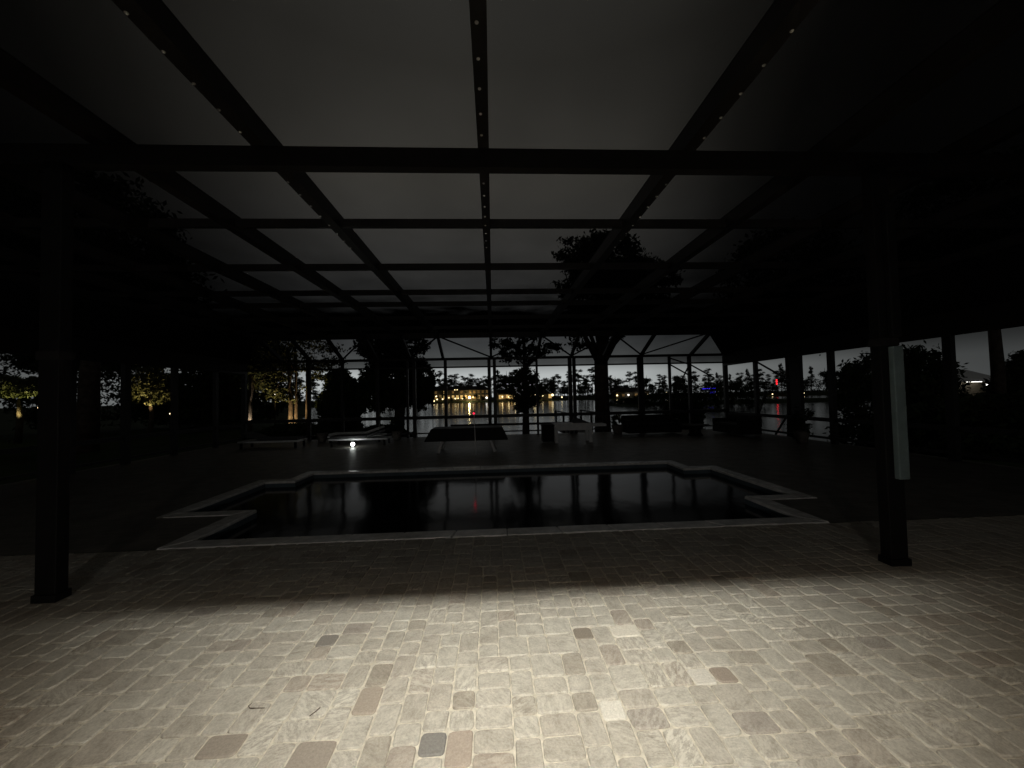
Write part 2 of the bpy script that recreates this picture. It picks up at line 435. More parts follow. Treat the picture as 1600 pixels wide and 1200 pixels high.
special = [((-.36, 1.80), (.23, .22, .20)), ((-.20, 1.76), (.40, .34, .28)), ((-.89, 1.90), (.35, .31, .26)), ((-1.11, 2.62), (.26, .24, .21)),
           ((.64, 1.93), (.68, .65, .57)), ((.78, 2.97), (.66, .62, .53)), ((.57, 2.75), (.27, .235, .19)), ((-.62, 2.1), (.38, .33, .27)), ((-1.28, 1.9), (.34, .30, .25)),
           ((1.28, 2.13), (.33, .28, .23)), ((1.2, 2.15), (.62, .59, .52))]
spec_of = {}
for (sx, sy), c in special:
    j = min(range(300), key=lambda k: (place[k][0]-sx)**2 + (place[k][1]-sy)**2)
    spec_of[j] = c
mbr = MB()
for k, (cx, cy, tw, th, sc) in enumerate(place):
    rz = rg.choice((0, math.pi)) + rg.uniform(-.024, .024)
    dz = rg.uniform(-.0018, .0012); rx, ry = rg.uniform(-.006, .006), rg.uniform(-.006, .006)
    cx += rg.uniform(-.0018, .0018); cy += rg.uniform(-.0018, .0018)
    me = rg.choice(variants[(tw, th)])
    if k < 300:
        o = bpy.data.objects.new('paver', me); COL.objects.link(o); o.parent = patio
        o.location = (cx, cy, dz); o.rotation_euler = (rx, ry, rz); o.scale = (1, sc, 1)
        c = spec_of.get(k)
        o.color = (*c, 1) if c else (.4, .4, .35, 0)
    else:
        mt = Matrix.Translation((cx, cy, dz)) @ Matrix.Rotation(rz, 4, 'Z') @ Matrix.Rotation(rx, 4, 'X') @ Matrix.Scale(sc, 4, (0, 1, 0))
        mbr.add([mt @ v.co for v in me.vertices], [tuple(q.vertices) for q in me.polygons])
o = mbr.build('outer_pavers', M['paver'], patio); o.color = (.4, .4, .35, 0); o['kind'] = 'stuff'
for q in o.data.polygons: q.use_smooth = len(q.vertices) < 12

# ------------------------------------------------------------------ swimming pool
inner = [(-3.52, 4.70), (3.80, 4.70), (3.80, 5.72), (4.55, 5.72), (4.55, 7.93), (3.97, 7.93), (3.97, 8.72), (-3.97, 8.72), (-3.97, 7.93), (-4.55, 7.93), (-4.55, 5.92), (-3.52, 5.92)]
outer = [(-3.74, 4.48), (4.02, 4.48), (4.02, 5.50), (4.77, 5.50), (4.77, 8.15), (4.19, 8.15), (4.19, 8.95), (-4.19, 8.95), (-4.19, 8.15), (-4.77, 8.15), (-4.77, 5.70), (-3.74, 5.70)]
pool = empty('swimming_pool', (0, 6.7, 0))
tag(pool, 'dark swimming pool with stepped corners and pale coping', 'swimming pool')
n = len(inner); b_ = MB(); zb = -1.6
vs = [(x, y-6.7, -.035) for x, y in inner] + [(x, y-6.7, zb) for x, y in inner]
b_.add(vs, [(i, (i+1) % n, (i+1) % n+n, i+n) for i in range(n)] + [tuple(range(n, 2*n))])
b_.build('basin', M['basin'], pool)
rg = random.Random(3)
for i in range(n):
    a0, a1 = Vector(inner[i]), Vector(inner[(i+1) % n]); b0, b1 = Vector(outer[i]), Vector(outer[(i+1) % n])
    L = (a1-a0).length; k = max(1, round(L/.61))
    for j in range(k):
        t0, t1 = j/k, (j+1)/k
        g0 = .003/L
        P = [a0.lerp(a1, t0+g0), a0.lerp(a1, t1-g0), b0.lerp(b1, t1-g0), b0.lerp(b1, t0+g0)]
        zt = .008 + rg.uniform(-.002, .002); c = sum(P, Vector((0, 0)))/4
        q_ = MB(); e = .012
        lo = [(p_.x-c.x, p_.y-c.y, -.034) for p_ in P]; mid = [(p_.x-c.x, p_.y-c.y, zt-e) for p_ in P]
        hi = [((p_.x-c.x)*.96, (p_.y-c.y)*.96, zt) for p_ in P]
        q_.add(lo+mid+hi, [(0,1,2,3)[::-1], (0,1,5,4), (1,2,6,5), (2,3,7,6), (3,0,4,7), (4,5,9,8), (5,6,10,9), (6,7,11,10), (7,4,8,11), (8,9,10,11)])
        q_.build('coping_stone', M['deckcope'], pool, (c.x, c.y-6.7, 0))
w_ = MB(); w_.add([(x, y, -.11) for x, y in inner], [tuple(range(n))])
tag(w_.build('pool_water', M['poolwater']), kind='structure')

# ================================================================== HOUSE behind the camera, with its porch roof and lamp
house = empty('house', (0, -3.2, 0)); tag(house, 'stucco house whose porch shelters the near patio', 'house')
w_ = MB()
w_.box(-10.2, -1.4, -.2, 0, 0, 3.0); w_.box(1.4, 10.2, -.2, 0, 0, 3.0); w_.box(-1.4, 1.4, -.2, 0, 2.2, 3.0)
w_.build('wall', M['stucco'], house)
w_ = MB(); w_.box(-1.4, 1.4, -.15, -.1, 0, 2.2); w_.build('door', M['bronze'], house)
w_ = MB(); w_.box(-10.2, 10.2, -.2, 3.96, 3.0, 3.03); w_.build('porch_ceiling', M['ceil'], house)
w_ = MB(); w_.box(-10.2, 10.2, 3.965, 3.99, 2.555, 3.6); w_.build('header', M['column'], house)
w_ = MB(); w_.box(-10.2, 10.2, -.2, 4.0, 3.6, 3.7); w_.build('roof', M['solid'], house)
lan = empty('fill_lantern', (-.6, -2.98, 1.1)); tag(lan, 'small unseen lantern added to brighten the far deck', 'lantern')  # unseen lamp added to brighten the far tables and coping
w_ = MB(); w_.box(-.05, .05, -.20, -.17, -.12, .12); w_.bar((0, -.17, .06), (0, -.02, .16), .02, .02); w_.build('bracket', M['fixture'], lan)
w_ = MB(); w_.lathe([(.001, .15), (.09, .10), (.085, .09)], 12); w_.build('cap', M['fixture'], lan)
w_ = MB(); w_.lathe([(.07, .085), (.055, -.10), (.001, -.12)], 12); w_.build('glass', M['shadeglass'], lan, smooth=True)
l3 = bpy.data.lights.new('fill_lantern_light', 'POINT'); l3.energy = 95; l3.color = (1, .95, .90); l3.shadow_soft_size = .05
lo3 = bpy.data.objects.new('fill_lantern_light', l3); COL.objects.link(lo3); lo3.parent = lan; lo3.location = (0, .13, -.02)
lamp = empty('porch_lamp', (.05, .45, 3.0)); tag(lamp, 'round porch ceiling lamp lighting the near pavers', 'ceiling lamp')
w_ = MB(); w_.lathe([(0.0, -.002), (.11, -.002), (.12, -.02), (.09, -.035), (0, -.036)], 24); w_.build('canopy', M['fixture'], lamp, smooth=True)
w_ = MB(); w_.lathe([(.085, -.035), (.10, -.06), (.11, -.095), (.105, -.095), (.08, -.04)], 24); w_.build('lamp_shade', M['shadeglass'], lamp, smooth=True)
w_ = MB(); w_.lathe([(0.001, -.036), (.014, -.04), (.02, -.055), (.02, -.065), (.012, -.078), (0.001, -.08)], 12); w_.build('bulb', M['bulb'], lamp, smooth=True)
ld = bpy.data.lights.new('porch_lamp_light', 'SPOT'); ld.shadow_soft_size = .016; ld.spot_size = R(98); ld.spot_blend = 1; ld.energy = LAMP_POWER; ld.color = (1, .975, .90)
lo = bpy.data.objects.new('porch_lamp_light', ld); COL.objects.link(lo); lo.parent = lamp; lo.location = (0, 0, -.10); lo.rotation_euler = Vector((.15, 3.25, -2.9)).to_track_quat('-Z', 'Y').to_euler()
l2 = bpy.data.lights.new('porch_lamp_diffuser_light', 'AREA'); l2.shape = 'DISK'; l2.size = .24; l2.energy = 21; l2.color = (1, .74, .46)
lo2 = bpy.data.objects.new('porch_lamp_diffuser_light', l2); COL.objects.link(lo2); lo2.parent = lamp; lo2.location = (0, 0, -.097)

# ================================================================== SCREEN ENCLOSURE
enc = empty('pool_enclosure', (0, 0, 0))
tag(enc, 'dark bronze screened pool enclosure with flat mesh roof and sloping eaves', 'pool enclosure')
RX = [-8.5, -7.40, -6.10, -4.70, -3.36, -2.02, -.04, 1.88, 3.33, 4.72, 6.32, 8.5]
H = 3.86; YT = 14.45; YE = 16.0; HE = 3.2
rafters = []
for x in RX:
    w_ = MB(); w = .125 if abs(x) < 4 else .11
    if abs(x) < .1: w = .10
    w_.box(-w/2, w/2, 1.0, YT, H, H+.19)
    ra = w_.build('roof_rafter', M['bronze'], enc, (x, 0, 0)); rafters.append(ra)
    w_ = MB(); w_.bar((x, YT-.05, H+.09), (x, YE, HE+.02), .10, .12); w_.build('slope_rafter', M['bronze'], enc)
# screw heads along three rafters
s_ = MB(); s_.lathe([(.0005, -.009), (.007, -.008), (.012, -.003), (.0125, 0)], 8); s_.lathe([(.0120, 0.0), (.0006, 0)], 8)
scr0 = None
for x, dx in ((-.04, -.012), (-2.02, -.045), (1.88, .045)):
    ra = rafters[RX.index(x)]
    for k in range(16):
        y = 2.0 + .25*k
        if 3.58 < y < 3.74: y += 0
        if scr0 is None: scr0 = s_.build('screw', M['screw'], ra, (dx, y, H-.0005)); 
        else: share(scr0, 'screw', (dx, y, H-.0005), ra)
# cross beams
w_ = MB(); w_.box(-10, 10, 3.42, 3.52, 3.68, H-.003); w_.build('cross_beam', M['bronze'], enc)
for y in (5.12, 6.83, 8.48, 9.55, 11.2, 12.8):
    w_ = MB(); w_.box(-8.5, 8.5, y-.028, y+.028, H+.02, H+.13); w_.build('purlin', M['bronze'], enc)
w_ = MB(); w_.box(-8.55, 8.55, YT-.06, YT+.04, H-.02, H+.20); w_.build('ridge_beam', M['bronze'], enc)
for s in (-1, 1):
    w_ = MB(); w_.bar((s*8.5, YT, H+.08), (s*10, YE, HE), .12, .12); w_.build('hip_beam', M['bronze'], enc)
bk = None
for x in RX[2:-1]:
    for y in (5.088, 5.152, 6.798, 6.862):
        for dx in (-.064, .064):
            if y > 4 and abs(x) > 3.5: continue
            if bk is None:
                w_ = MB(); w_.box(-.018, .018, -.004, .004, -.045, .045); bk = w_.build('bracket', M['bronze'], enc, (x+dx, y, H+.07))
            else: share(bk, 'bracket', (x+dx, y, H+.07), enc)
# roof screens bay by bay: object axes follow the weave
def screen(name, x0, x1, y0, y1, z, m_):
    w_ = MB(); w_.add([(0, 0, 0), (x1-x0, 0, 0), (x1-x0, y1-y0, 0), (0, y1-y0, 0)], [(0, 1, 2, 3)])
    return w_.build(name, m_, enc, (x0, y0, z))
rows = [1.0, 3.6, 5.12, 6.83, 8.48, 9.62]
for i in range(len(RX)-1):
    for j in range(len(rows)-1): screen('roof_screen', RX[i], RX[i+1], rows[j], rows[j+1], H+.17, M['screen'])
    screen('roof_screen', RX[i], RX[i+1], 9.62, 12.0, H+.17, M['screen']); screen('roof_screen', RX[i], RX[i+1], 12.0, YT-.06, H+.17, M['screen'])
# sloped screens at the far eave
sl = math.hypot(YE-YT, H+.1-HE); an = math.atan2(HE-H-.1, YE-YT)
def slope_screen(pts):
    w_ = MB(); w_.add(pts, [tuple(range(len(pts)))])
    o = w_.build('slope_screen', M['screen_dense'], enc, (0, YT, H+.1)); o.rotation_euler = (an, 0, 0)
for i in range(len(RX)-1): slope_screen([(RX[i], 0, 0), (RX[i+1], 0, 0), (RX[i+1], sl, 0), (RX[i], sl, 0)])
slope_screen([(-8.5, 0, 0), (-8.5, sl, 0), (-10, sl, 0)]); slope_screen([(8.5, 0, 0), (10, sl, 0), (8.5, sl, 0)])
for i in range(2, len(RX)-1):
    x0, x1 = RX[i], RX[i+1]
    lo_, hi_ = (x0, x1) if i % 2 == 0 else (x1, x0)
    if i % 2 == 0: a, b = (x0, YE-.04, HE+.05), (x1, YT+.06, H+.06)
    else: a, b = (x0, YT+.06, H+.06), (x1, YE-.04, HE+.05)
    w_ = MB(); w_.bar(a, b, .045, .05); w_.build('slope_brace', M['bronze'], enc)
# side slopes: solid sheet
for s in (-1, 1):
    w_ = MB(); w_.add([(s*8.5, 1.0, H+.1), (s*8.5, YT, H+.1), (s*10, YE, HE), (s*10, 1.0, HE)], [(0, 1, 2, 3)])
    w_.add([(s*8.5, 1.0, H+.13), (s*8.5, YT, H+.13), (s*10, YE, HE+.03), (s*10, 1.0, HE+.03)], [(0, 1, 2, 3)]); w_.build('side_roof_sheet', M['solid'], enc)
# far wall
for x, w, d in [(-10, .12, .12), (-7.45, .1, .12), (-6.12, .09, .12), (-4.72, .10, .12), (-3.50, .07, .12), (-3.22, .11, .12), (-1.94, .10, .1), (-.13, .11, .12), (.09, .11, .12), (1.86, .07, .1), (3.26, .12, .14), (3.44, .11, .12), (6.28, .2, .14), (7.55, .08, .1), (8.42, .11, .12), (10, .13, .13)]:
    w *= 1.22
    if x == -10: w = .16
    w_ = MB(); w_.box(x-w/2, x+w/2, YE-d/2, YE+d/2, 0, HE-.06); w_.build('wall_post', M['bronze'], enc)
for z, t_, nm in ((HE, .10, 'eave_beam'), (2.86, .06, 'header_rail'), (.80, .13, 'chair_rail'), (.16, .05, 'bottom_rail')):
    w_ = MB(); w_.box(-10, 10, YE-.045 if nm != 'eave_beam' else YE-.075, YE+.045, z-t_/2, z+t_/2); w_.build(nm, M['bronze'], enc)
for i, (x0, x1) in enumerate(zip([-10]+RX[1:]+[], RX[1:]+[10])):
    w_ = MB(); w_.add([(0, 0, 0), (x1-x0, 0, 0), (x1-x0, HE-.05-2.89, 0), (0, HE-.05-2.89, 0)], [(0, 1, 2, 3)])
    o = w_.build('transom_screen', M['screen_transom'], enc, (x0, YE, 2.89)); o.rotation_euler = (R(90), 0, 0)
# side walls
for s, posts in ((1, [(14.1, .13), (12.15, .42), (10.84, .16), (7.90, .16), (5.2, .13), (2.6, .13)]), (-1, [(14.4, .13), (12.6, .16), (11.0, .18), (9.6, .2), (7.6, .16), (5.2, .13), (2.6, .13)])):
    for y, w in posts:
        w_ = MB(); w_.box(s*10-.06, s*10+.06, y-w/2, y+w/2, 0, 2.80); w_.build('wall_post', M['bronze'], enc)
    for z0, z1, nm in ((2.72, 3.22, 'eave_beam'), (.64, .75, 'chair_rail'), (.12, .18, 'bottom_rail')):
        w_ = MB(); d = .10 if nm == 'eave_beam' else .045
        w_.box(s*10-d, s*10+d, 1.0, YE-.08, z0, z1); w_.build(nm, M['bronze'], enc)
for a, b in [((10, 14.05, 2.72), (10, 12.4, 1.9)), ((10, 15.6, .75), (10, 14.2, .05)), ((10, 12.5, .9), (10, 13.2, .05)), ((10, 13.6, 1.6), (10, 14.0, .75)), ((7.6, 16, 2.8), (8.38, 16, 2.35)), ((8.46, 16, 2.8), (9.5, 16, 2.2)), ((7.5, 15.95, 3.1), (8.4, 15.95, 2.8)), ((8.4, 16, 2.75), (8.05, 16, 2.1))]:
    w_ = MB(); w_.bar(a, b, .045, .05); w_.build('corner_brace', M['bronze'], enc)

# the two near columns and the downspout added for the right one's lit face
for x, w, lab in ((3.635, .165, 'dark square column standing at the right end of the lit pavers'), (-3.69, .165, 'dark square column standing at the left end of the lit pavers')):
    cr = empty('porch_column', (x, 3.38 if x > 0 else 3.43, 0)); tag(cr, lab, 'column', 'columns at the patio edge')
    w_ = MB(); w_.box(-w/2, w/2, -.05, .05, .06, 3.678); w_.build('shaft', M['column'], cr, bevel=.006)
    w_ = MB(); w_.box(-w/2-.012, w/2+.012, -.065, .065, 0, .062); w_.build('base', M['column'], cr, bevel=.004)
    w_ = MB(); w_.box(-w/2-.01, w/2+.01, -.06, .06, 1.99, 2.06); w_.build('strap', M['bronze'], cr)
ds = empty('highlight', (3.665, 3.30, 0)); tag(ds, 'pale grey downspout added for the lit face of the right column', 'highlight')  # strip added for the lit column face, pale only where light falls
w_ = MB(); w_.bar((0, 0, .78), (0, 0, 1.98), .10, .05); w_.build('lit_strip', M['lit_face'], ds, bevel=.008)
w_ = MB(); w_.bar((0, 0, 2.065), (0, 0, 3.3), .09, .05); w_.build('dim_strip', M['column'], ds, bevel=.008)

# ================================================================== FURNITURE ON THE FAR DECK
t_ = empty('covered_table', (-.77, 11.75, 0)); tag(t_, 'long table under a black cover on splayed white legs', 'table')
w_ = MB(); w_.add([(-1.24, -.55, .34), (1.2, -.55, .34), (1.2, .55, .34), (-1.24, .55, .34), (-1.05, -.45, .70), (1.03, -.45, .70), (1.03, .45, .70), (-1.05, .45, .70)],
      [(0,3,2,1),(4,5,6,7),(0,1,5,4),(1,2,6,5),(2,3,7,6),(3,0,4,7)]); w_.build('cover', M['cover'], t_, bevel=.03)
for sx in (-1, 1):
    for y in (-.42, .42):
        w_ = MB(); w_.bar((sx*.71-.02, y, .36), (sx*.83-.02, y*1.08, 0), .105, .07); w_.build('leg', M['white'], t_, bevel=.006)
t_ = empty('marker_pole', (-.50, 10.75, 0)); tag(t_, 'thin pale pole with a small red light, before the covered table', 'pole')
w_ = MB(); w_.bar((0, 0, 0), (-.03, 0, 1.12), .011, .010, 8); w_.build('shaft', M['white'], t_)
w_ = MB(); w_.bar((-.03, 0, 1.12), (-.035, 0, 1.22), .035, .028, 10); w_.build('head', M['bronze'], t_)
w_ = MB(); w_.lathe([(.001, -.02), (.02, -.012), (.024, 0), (.02, .012), (.001, .02)], 10, (-.035, -.035, 1.15)); w_.build('lens', M['tinyred'], t_)
t_ = empty('bench_table', (2.72, 13.1, 0)); tag(t_, 'pale white bench table with square legs, right of the covered table', 'table')
w_ = MB(); w_.box(-.68, .62, -.3, .35, .60, .65); w_.build('tabletop', M['greywhite'], t_, bevel=.008)
w_ = MB(); w_.box(-.64, .58, -.27, -.24, .42, .60); w_.box(-.64, .58, .28, .31, .42, .60); w_.build('apron', M['greywhite'], t_)
for sx in (-.61, .55):
    for y in (-.24, .28):
        w_ = MB(); w_.box(sx-.05, sx+.05, y-.035, y+.035, 0, .598); w_.build('leg', M['greywhite'], t_, bevel=.005)
w_ = MB(); w_.box(.625, 1.12, -.2, .35, .52, .60); w_.build('side_leaf', M['greywhite'], t_, bevel=.008)
t_ = empty('cushion', (2.98, 13.1, .65)); tag(t_, 'grey wedge cushion lying on the pale bench table', 'cushion')
w_ = MB(); w_.add([(-.28, -.2, 0), (.28, -.2, 0), (.28, .25, 0), (-.28, .25, 0), (-.24, -.12, .13), (.0, -.14, .12), (.05, .2, .13), (-.22, .22, .17)], [(0,3,2,1),(4,5,6,7),(0,1,5,4),(1,2,6,5),(2,3,7,6),(3,0,4,7)]); w_.build('pad', M['cushion'], t_, bevel=.03)
t_ = empty('wicker_cube', (1.86, 13.2, 0)); tag(t_, 'dark wicker cube stool at the left end of the pale bench table', 'stool')
w_ = MB(); w_.box(-.2, .2, -.2, .2, .03, .55); w_.build('body', M['wicker'], t_, bevel=.02)
w_ = MB(); w_.box(-.215, .215, -.215, .215, .55, .62); w_.build('lid', M['wicker'], t_, bevel=.02)

def chaise(loc, rz, lab, cushion_mat):
    t_ = empty('chaise_longue', loc, rz); tag(t_, lab, 'chaise longue', 'chaise longues on the left deck')
    w_ = MB(); w_.box(-1.0, 1.0, -.35, .35, .20, .26); w_.build('frame', M['greywhite'], t_, bevel=.01)
    for x in (-.9, .9):
        for y in (-.3, .3):
            w_ = MB(); w_.box(x-.03, x+.03, y-.03, y+.03, 0, .20); w_.build('leg', M['wicker'], t_)
    w_ = MB(); w_.box(-.28, .97, -.33, .33, .265, .35); w_.build('seat_pad', cushion_mat, t_, bevel=.025)
    w_ = MB(); w_.bar((-.30, 0, .32), (-.93, 0, .53), .66, .085); w_.build('back_pad', cushion_mat, t_, bevel=.025)
    return t_
chaise((-4.7, 13.95, 0), math.pi, 'low pale chaise longue directly behind the white globe lamp', M['cushion'])
chaise((-5.2, 15.05, 0), math.pi, 'low chaise longue against the far rail, behind the pale one', M['greywhite'])
chaise((-7.7, 13.9, 0), 0, 'dark chaise longue at the left end of the far deck', M['cushion'])
t_ = empty('globe_lamp', (-4.78, 13.35, 0)); tag(t_, 'small glowing white globe lamp on the deck', 'lamp')
w_ = MB(); w_.lathe([(.001, 0), (.07, 0), (.07, .02), (.03, .035)], 14); w_.build('base', M['bronze'], t_)
w_ = MB(); w_.lathe([(.001, .03)]+[(.062*math.sin(R(q)), .095-.062*math.cos(R(q))) for q in range(20, 180, 20)]+[(.001, .157)], 16); w_.build('globe', M['globe'], t_, smooth=True)
# torch
t_ = empty('garden_torch', (-2.62, 16.9, -.16)); tag(t_, 'thin garden torch with flared top beyond the far rail', 'torch')
w_ = MB(); w_.bar((0, 0, 0), (0, 0, 1.42), .014, .014, 8); w_.build('pole', M['wicker'], t_)
w_ = MB(); w_.lathe([(.02, 1.40), (.05, 1.48), (.09, 1.55), (.06, 1.56), (.015, 1.60)], 10); w_.build('torch_head', M['wicker'], t_)
# sofa, chair, grill and pots in the right corner
def sofa(loc, rz, L, lab):
    t_ = empty('patio_sofa', loc, rz); tag(t_, lab, 'sofa', 'dark sofas in the far right corner')
    w_ = MB(); w_.box(-L/2, L/2, -.4, .4, .08, .32); w_.build('base', M['wicker'], t_, bevel=.02)
    w_ = MB(); w_.box(-L/2, L/2, .25, .42, .325, .74); w_.build('backrest', M['wicker'], t_, bevel=.03)
    for sx in (-1, 1):
        a, b = sorted((sx*L/2, sx*(L/2-.16))); w_ = MB(); w_.box(a, b, -.4, .245, .325, .58); w_.build('armrest', M['wicker'], t_, bevel=.02)
    k = max(1, round((L-.34)/.65)); wd = (L-.34)/k
    for i in range(k):
        x0 = -L/2+.17+i*wd; w_ = MB(); w_.box(x0+.005, x0+wd-.005, -.38, .24, .325, .45); w_.build('seat_cushion', M['cover'], t_, bevel=.03)
    return t_
sofa((6.2, 14.9, 0), 0, 2.1, 'long dark wicker sofa along the far rail')
sofa((9.0, 13.9, 0), -math.pi/2, 1.7, 'dark wicker sofa turned sideways beside the right wall')
t_ = empty('fire_table', (7.55, 14.1, 0)); tag(t_, 'low dark round table between the two dark sofas', 'table')
w_ = MB(); w_.lathe([(.001, 0), (.28, 0), (.2, .1), (.2, .32), (.5, .36), (.5, .40), (.001, .40)], 20); w_.build('pedestal_table', M['wicker'], t_, bevel=0)

# foliage -------------------------------------------------------------
def leaves(mb_, c, rad, n, size, rg, clumps=None, flat=.0):
    c = Vector(c)
    clumps = clumps or max(3, n//45)
    cs = []
    for _ in range(clumps):
        while True:
            p_ = Vector((rg.uniform(-1, 1), rg.uniform(-1, 1), rg.uniform(-1, 1)))
            if p_.length < 1: break
        p_ = p_.normalized()*(p_.length**.45)
        cs.append(p_)
    rr = .95/(clumps**(1/3))
    for _ in range(n):
        q = rg.choice(cs)
        g = Vector((rg.gauss(0, rr*.55), rg.gauss(0, rr*.55), rg.gauss(0, rr*.45)))
        p_ = q + g
        p_ = Vector((p_.x*rad[0], p_.y*rad[1], p_.z*rad[2])) + c
        a = Vector((rg.uniform(-1, 1), rg.uniform(-1, 1), rg.uniform(-1, 1))).normalized()
        b = a.cross(Vector((rg.uniform(-1, 1), rg.uniform(-1, 1), rg.uniform(-1, 1)))).normalized()
        s = size*rg.uniform(.6, 1.4)
        mb_.add([p_-a*s, p_+b*s*.45, p_+a*s, p_-b*s*.45], [(0, 1, 2, 3)])
def tree(name, loc, trunk, blobs, leafsize, lab, cat='tree', group=None, seed=1, leafm='leaf', limbs=True, tr=.2):
    rg = random.Random(seed)
    t_ = empty(name, loc); tag(t_, lab, cat, group)
    w_ = MB()
    for pts in trunk:
        k = len(pts); w_.tube([q[:3] for q in pts], [q[3] for q in pts], 8)
    if limbs:
        for (c, rad, n) in blobs:
            top_ = trunk[0][-1]; st = Vector(trunk[0][len(trunk[0])//2][:3]).lerp(Vector(top_[:3]), rg.random())
            for _ in range(3):
                e_ = Vector(c)+Vector((rg.uniform(-.7, .7)*rad[0], rg.uniform(-.7, .7)*rad[1], rg.uniform(-.5, .6)*rad[2]))
                md = st.lerp(e_, .5)+Vector((rg.uniform(-.15, .15), rg.uniform(-.15, .15), .12))*rad[0]
                w_.tube([st, md, e_], [top_[3]*.6+.01, top_[3]*.4+.008, .01], 6)
    w_.build('trunk', M['bark'], t_, smooth=True)
    w_ = MB()
    for (c, rad, n) in blobs: leaves(w_, c, rad, n, leafsize, rg)
    w_.build('crown', M[leafm], t_)
    return t_
gz = ground_z
# near lake edge trees
def T(x, y): return (x, y, gz(x, y)-.02)
tree('lakeside_tree', T(1.55, 18.5), [[(0,0,0,.19),(.03,0,1.5,.15),(.05,0,3,.13),(.0,0,5.2,.07)]],
     [((0,0,2.55),(.75,.7,1.05),2600), ((-.1,0,4.6),(1.0,1.0,.8),1700), ((.35,0,5.6),(.9,.9,.6),900), ((-1.1,0,4.9),(.5,.5,.3),350), ((1.2,0,4.5),(.5,.5,.3),350)], .09,
     'small tree with drooping dark crown at the water, behind the middle of the far rail', seed=3)
tree('lakeside_tree', T(5.35, 18.6), [[(0,0,0,.42),(0,0,2,.34),(0,0,3.9,.33),(.25,0,6,.25),(.5,0,9,.1)], [(0,0,3.7,.2),(-.7,0,5.0,.12),(-1.2,0,6.6,.05)], [(.05,0,3.8,.2),(.9,0,5.2,.13),(1.8,0,7,.05)]],
     [((.4,0,8.7),(1.8,2.0,1.3),6500), ((1.8,0,7.6),(2.0,2,1.3),7000), ((0,0,7.4),(2.0,1.5,1.0),5500), ((-1.3,0,9.1),(.9,.8,.45),700), ((-.6,0,10.0),(.9,.8,.4),600), ((-.9,.2,5.0),(.7,.7,.35),250), ((1.2,0,5.5),(1,1,.6),400)], .11,
     'large tree with thick forked trunk rising above the screen roof', seed=5)
tree('lakeside_tree', T(-4.75, 19.5), [[(0,0,0,.3),(.1,0,2,.26),(0,0,4.5,.2),(0,0,6,.1)], [(.9,0,0,.08),(.8,0,2.2,.07),(.3,0,4,.05)], [(-1.0,.2,0,.07),(-.9,0,2.3,.06),(-.3,0,4,.05)]],
     [((0,0,3.4),(1.45,1.3,1.5),11000), ((.3,0,5.4),(1.2,1.2,.9),4000), ((-.8,0,5.2),(1.1,1.2,1.0),4000), ((1.25,0,3.1),(.55,.6,1.2),3500), ((-1.1,0,3.0),(.7,.7,1.2),3500)], .10,
     'broad black oak hiding the lake left of the paired posts', seed=8)
# lit trees on the left
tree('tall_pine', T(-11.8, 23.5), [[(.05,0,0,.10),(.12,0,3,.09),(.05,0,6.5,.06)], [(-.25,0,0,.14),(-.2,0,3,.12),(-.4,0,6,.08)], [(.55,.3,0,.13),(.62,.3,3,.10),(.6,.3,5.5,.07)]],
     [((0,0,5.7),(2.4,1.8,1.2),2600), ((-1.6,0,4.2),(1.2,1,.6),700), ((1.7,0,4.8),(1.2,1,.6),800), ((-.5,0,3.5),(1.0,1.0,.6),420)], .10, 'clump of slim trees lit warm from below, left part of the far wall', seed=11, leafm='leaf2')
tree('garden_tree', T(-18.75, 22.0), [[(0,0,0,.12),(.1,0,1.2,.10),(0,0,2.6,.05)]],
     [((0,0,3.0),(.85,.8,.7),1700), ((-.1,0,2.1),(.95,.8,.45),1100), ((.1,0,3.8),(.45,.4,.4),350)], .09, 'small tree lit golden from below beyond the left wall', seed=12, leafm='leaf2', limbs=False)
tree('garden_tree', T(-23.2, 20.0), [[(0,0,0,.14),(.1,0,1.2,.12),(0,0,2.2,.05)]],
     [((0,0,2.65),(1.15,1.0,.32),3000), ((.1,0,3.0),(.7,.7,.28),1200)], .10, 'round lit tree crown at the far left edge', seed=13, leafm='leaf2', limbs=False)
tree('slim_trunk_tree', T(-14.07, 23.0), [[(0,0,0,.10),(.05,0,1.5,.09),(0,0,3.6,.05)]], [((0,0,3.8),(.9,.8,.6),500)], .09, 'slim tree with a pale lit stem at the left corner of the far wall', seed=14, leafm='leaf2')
# dark trees left and right; the tall overhanging ones are added to darken the roof
k = 0
for x, y, h, w, lab in ((-27, 27, 10, 4.5, 'tall dark oak beyond the left wall, behind the lit round crown'), (-22, 30, 4.1, 4.2, 'low dark tree under the strip of sky in the left wall'), (-17.5, 27, 8, 3.6, 'dark oak between the two lit garden trees'), (-33, 22, 8, 4, 'dark oak at the far left edge of the picture'),
                     (-9.3, 24, 5.6, 1.2, 'low dark tree between the lit slim trees and the broad black oak'), (-6.5, 22.5, 1.6, 1.6, 'low dark hedge bush at the water left of the broad black oak'), (-10.5, 21, 1.5, 1.8, 'low dark bush before the lit slim trees'),
                     (-15.6, 15.6, 11.5, 3.6, 'tall overhanging oak added to darken the left of the roof screens')):
    over = h > 11; sc_ = w/4
    bl = [((0, 0, h*.68), (w*.8, w*.8, h*.26), 9000), ((w*.5, 0, h*.55), (w*.6, w*.6, h*.16), 3500), ((-w*.5, 0, h*.55), (w*.6, w*.6, h*.16), 3500)]
    if not over: bl += [((0, 0, h*.3), (w, w*.7, h*.26), 8000)]
    tree('oak_tree', T(x, y), [[(0,0,0,.35),(.1,0,h*.3,.28),(0,0,h*.6,.18),(0,0,h*.8,.06)]], bl, .13, lab, seed=30+k); k += 1
